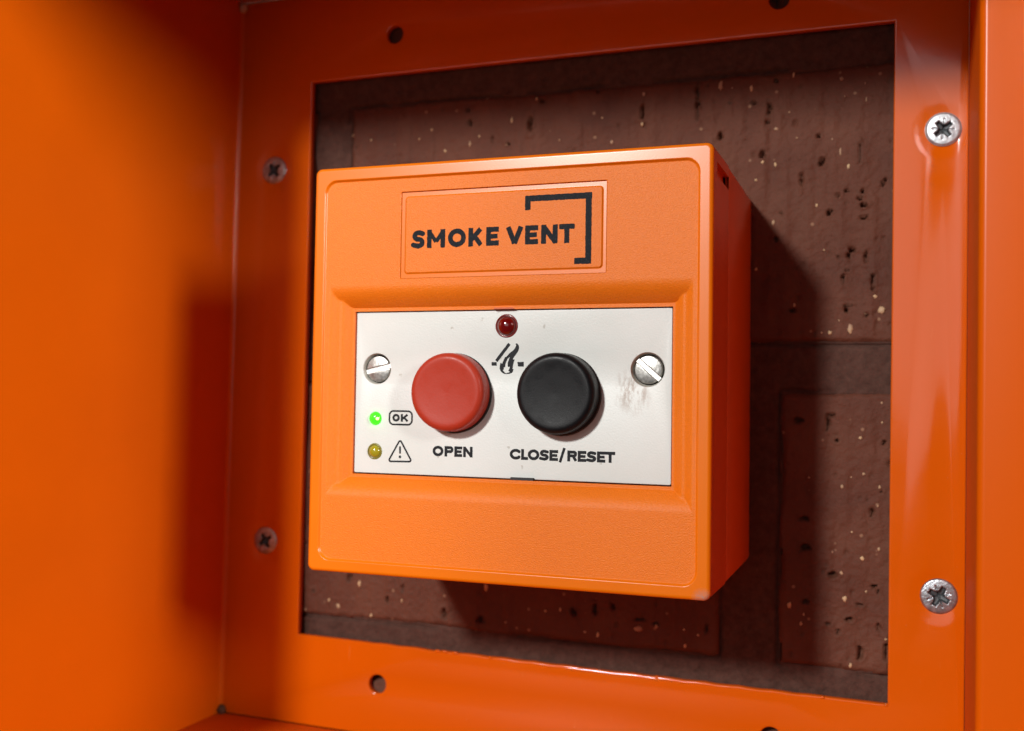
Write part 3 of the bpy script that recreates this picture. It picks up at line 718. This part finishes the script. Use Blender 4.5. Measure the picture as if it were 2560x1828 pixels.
# white control panel
panel = sheet('control_panel', [rrect(PXL+.05, PXR-.22, PZB+.24, PZT-.14, .35, 4), circ(-29.45, .1, 3.35, 48), circ(30.24, .15, 3.42, 48)], PY, PY+1.5, .12, 2)
pn = link('control_panel', panel, WHITE, dev, smooth=35)
YP = PY-.02
word('lettering', [('O', -15.9, -13.4), ('P', -13.15, -11.1), ('E', -10.9, -9.1), ('N', -8.9, -6.75)], -18.42, -16.2, .62, YP, INK, pn, .05, .012, 'the word OPEN below the red button')
word('lettering', [('C', 1.5, 3.85), ('L', 4.0, 5.5), ('O', 5.45, 7.95), ('S', 8.02, 9.95), ('E', 10.1, 11.95), ('/', 12.05, 13.6, -18.9, -15.75), ('R', 13.9, 15.95), ('E', 16.1, 17.9), ('S', 18.0, 19.95), ('E', 20.1, 21.85), ('T', 21.8, 23.85)], -18.55, -16.33, .62, YP, INK, pn, .05, .012, 'the words CLOSE/RESET below the black button')
def okf(X, Z):
    d = np.abs(rr_d(X, Z, -26.2, -20.85, -11.9, -9.0, .95))-.19
    return np.minimum.reduce([d, glyph('O', X, Z, -25.5, -23.75, -11.28, -9.62, .50), glyph('K', X, Z, -23.5, -21.65, -11.28, -9.62, .50)])
ink('lettering', (-26.5, -20.6, -12.2, -8.7), okf, YP, INK, pn, .05, .012, 'OK in a rounded black outline')
def trf(X, Z):
    P = [(-23.55, -15.75), (-25.75, -19.55), (-21.3, -19.45)]
    return np.minimum.reduce([np.abs(poly_d(X, Z, P)-.32)-.19, cap_d(X, Z, [(-23.55, -16.75), (-23.53, -17.95)], .42), np.hypot(X+23.53, Z+18.82)-.31])
ink('warning_mark', (-26.4, -20.6, -20.2, -15), trf, YP, INK, pn, .05, .012, 'black outlined triangle with an exclamation mark')
def flf(X, Z):
    d = np.maximum(poly_d(X, Z, FLAME), -poly_d(X, Z, HOLE))
    return np.minimum.reduce([d, poly_d(X, Z, BAR), poly_d(X, Z, SQL), poly_d(X, Z, SQR)])
ink('flame_mark', (-3, 4.5, -1.1, 5.8), flf, YP, INK, pn, .045, .02, 'black flame under a tilted vent flap')

# buttons
def fillet(R_, ytop, ybot, rf=1.3):
    P = [(0.01, ytop+.30), (R_*.45, ytop+.22), (R_*.72, ytop+.07), (R_*.79, ytop+.01), (R_-rf-.05, ytop)]
    P += [(R_-rf+rf*math.sin(rad(a)), ytop+rf-rf*math.cos(rad(a))) for a in range(8, 86, 7)]
    P += [(R_-.0, ytop+rf+.3), (R_+.08, ybot-.25), (R_+.02, ybot), (R_-.9, ybot)]
    return P
for nm, cx, m, lab in (('red', -11.2, REDB, 'round red push button marked OPEN'), ('black', 12.35, BLKB, 'round black push button marked CLOSE/RESET')):
    b = link('push_button', lathe('push_button', fillet(8.2, -.8, PY-.35), cx, -4.83, 96), m, dev, smooth=50, label=lab)
    link('collar', lathe('collar', [(7.8, PY-.55), (8.25, PY-.5), (8.45, PY-.35), (8.5, PY+.4)], cx+.1, -5.0, 72), BLACK, b, smooth=50)  # collar set low and right, its black also drawing the shadow crescent
# indicator lamps
def led(cx, cz, R_, m, lab, rim):
    prof = [(.01, PY-R_*.62)]+[(R_*math.sin(rad(a)), PY+R_*.1-R_*.72*math.cos(rad(a))) for a in range(10, 86, 8)]+[(R_, PY+.8)]
    o = link('indicator_lamp', lathe('indicator_lamp', prof, cx, cz, 40), m, dev, smooth=180, label=lab)
    if rim: link('lamp_rim', lathe('lamp_rim', [(R_-.02, PY-.12), (R_+.1, PY-.22), (R_+.3, PY-.16), (R_+.42, PY+.05)], cx, cz, 48), rim, o, smooth=180)
    return o
RIML = mat('dark_red_rim', (.16, .008, .006), .2, coat=.5)
led(.4, 9.13, 2.1, REDL, 'dark red indicator lamp above the flame mark', RIML)
g = led(-29.55, -10.67, 1.5, GRNL, 'glowing green indicator lamp beside OK', None)
link('glow_die', lathe('glow_die', [(.01, PY-1.0), (.18, PY-.98), (.32, PY-.85), (.34, PY-.4)], -28.75, -10.72, 24), HOT, g, smooth=180)
YR = mat('olive_rim', (.20, .17, .02), .3)
led(-29.58, -17.82, 1.38, YELL, 'unlit yellow indicator lamp beside the warning triangle', YR)

# slotted screws holding the panel
def slotted(cx, cz, rot, lab):
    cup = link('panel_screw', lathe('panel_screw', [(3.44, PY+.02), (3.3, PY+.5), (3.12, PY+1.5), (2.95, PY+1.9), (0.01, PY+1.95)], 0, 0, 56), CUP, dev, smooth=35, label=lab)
    cup.location = (cx*S, 0, cz*S)
    R_, hw = 2.85, .45
    loops = []
    a0 = math.asin(hw/R_)
    for sgn in (1, -1):
        loops.append([(R_*math.cos(a0+(math.pi-2*a0)*k/24), sgn*R_*math.sin(a0+(math.pi-2*a0)*k/24)) for k in range(25)])
    me = None; parts = []
    for lp in loops: parts.append(sheet('screw_head', [lp], PY+.35, PY+1.9, .22, 3))
    bm = bmesh.new()
    for p_ in parts: bm.from_mesh(p_)
    for v in bm.verts:
        if v.co.y < (PY+.9)*S: v.co.y += (v.co.x**2+v.co.z**2)/(R_*S)**2*.38*S
    me = bpy.data.meshes.new('screw_head'); bm.to_mesh(me); bm.free()
    h_ = link('screw_head', me, STEEL, cup, smooth=40)
    s_ = link('screw_slot', box('screw_slot', -R_*1.07, R_*1.07, PY+.95, PY+1.5, -hw-.02, hw+.02, .05), BRIGHT, cup)
    h_.rotation_euler = s_.rotation_euler = (0, -rot, 0)
    return cup
slotted(-29.45, .1, rad(14), 'slotted screw at the left of the white panel, slot almost level')
slotted(30.24, .15, rad(-41), 'slotted screw at the right of the white panel, slot slanting down')
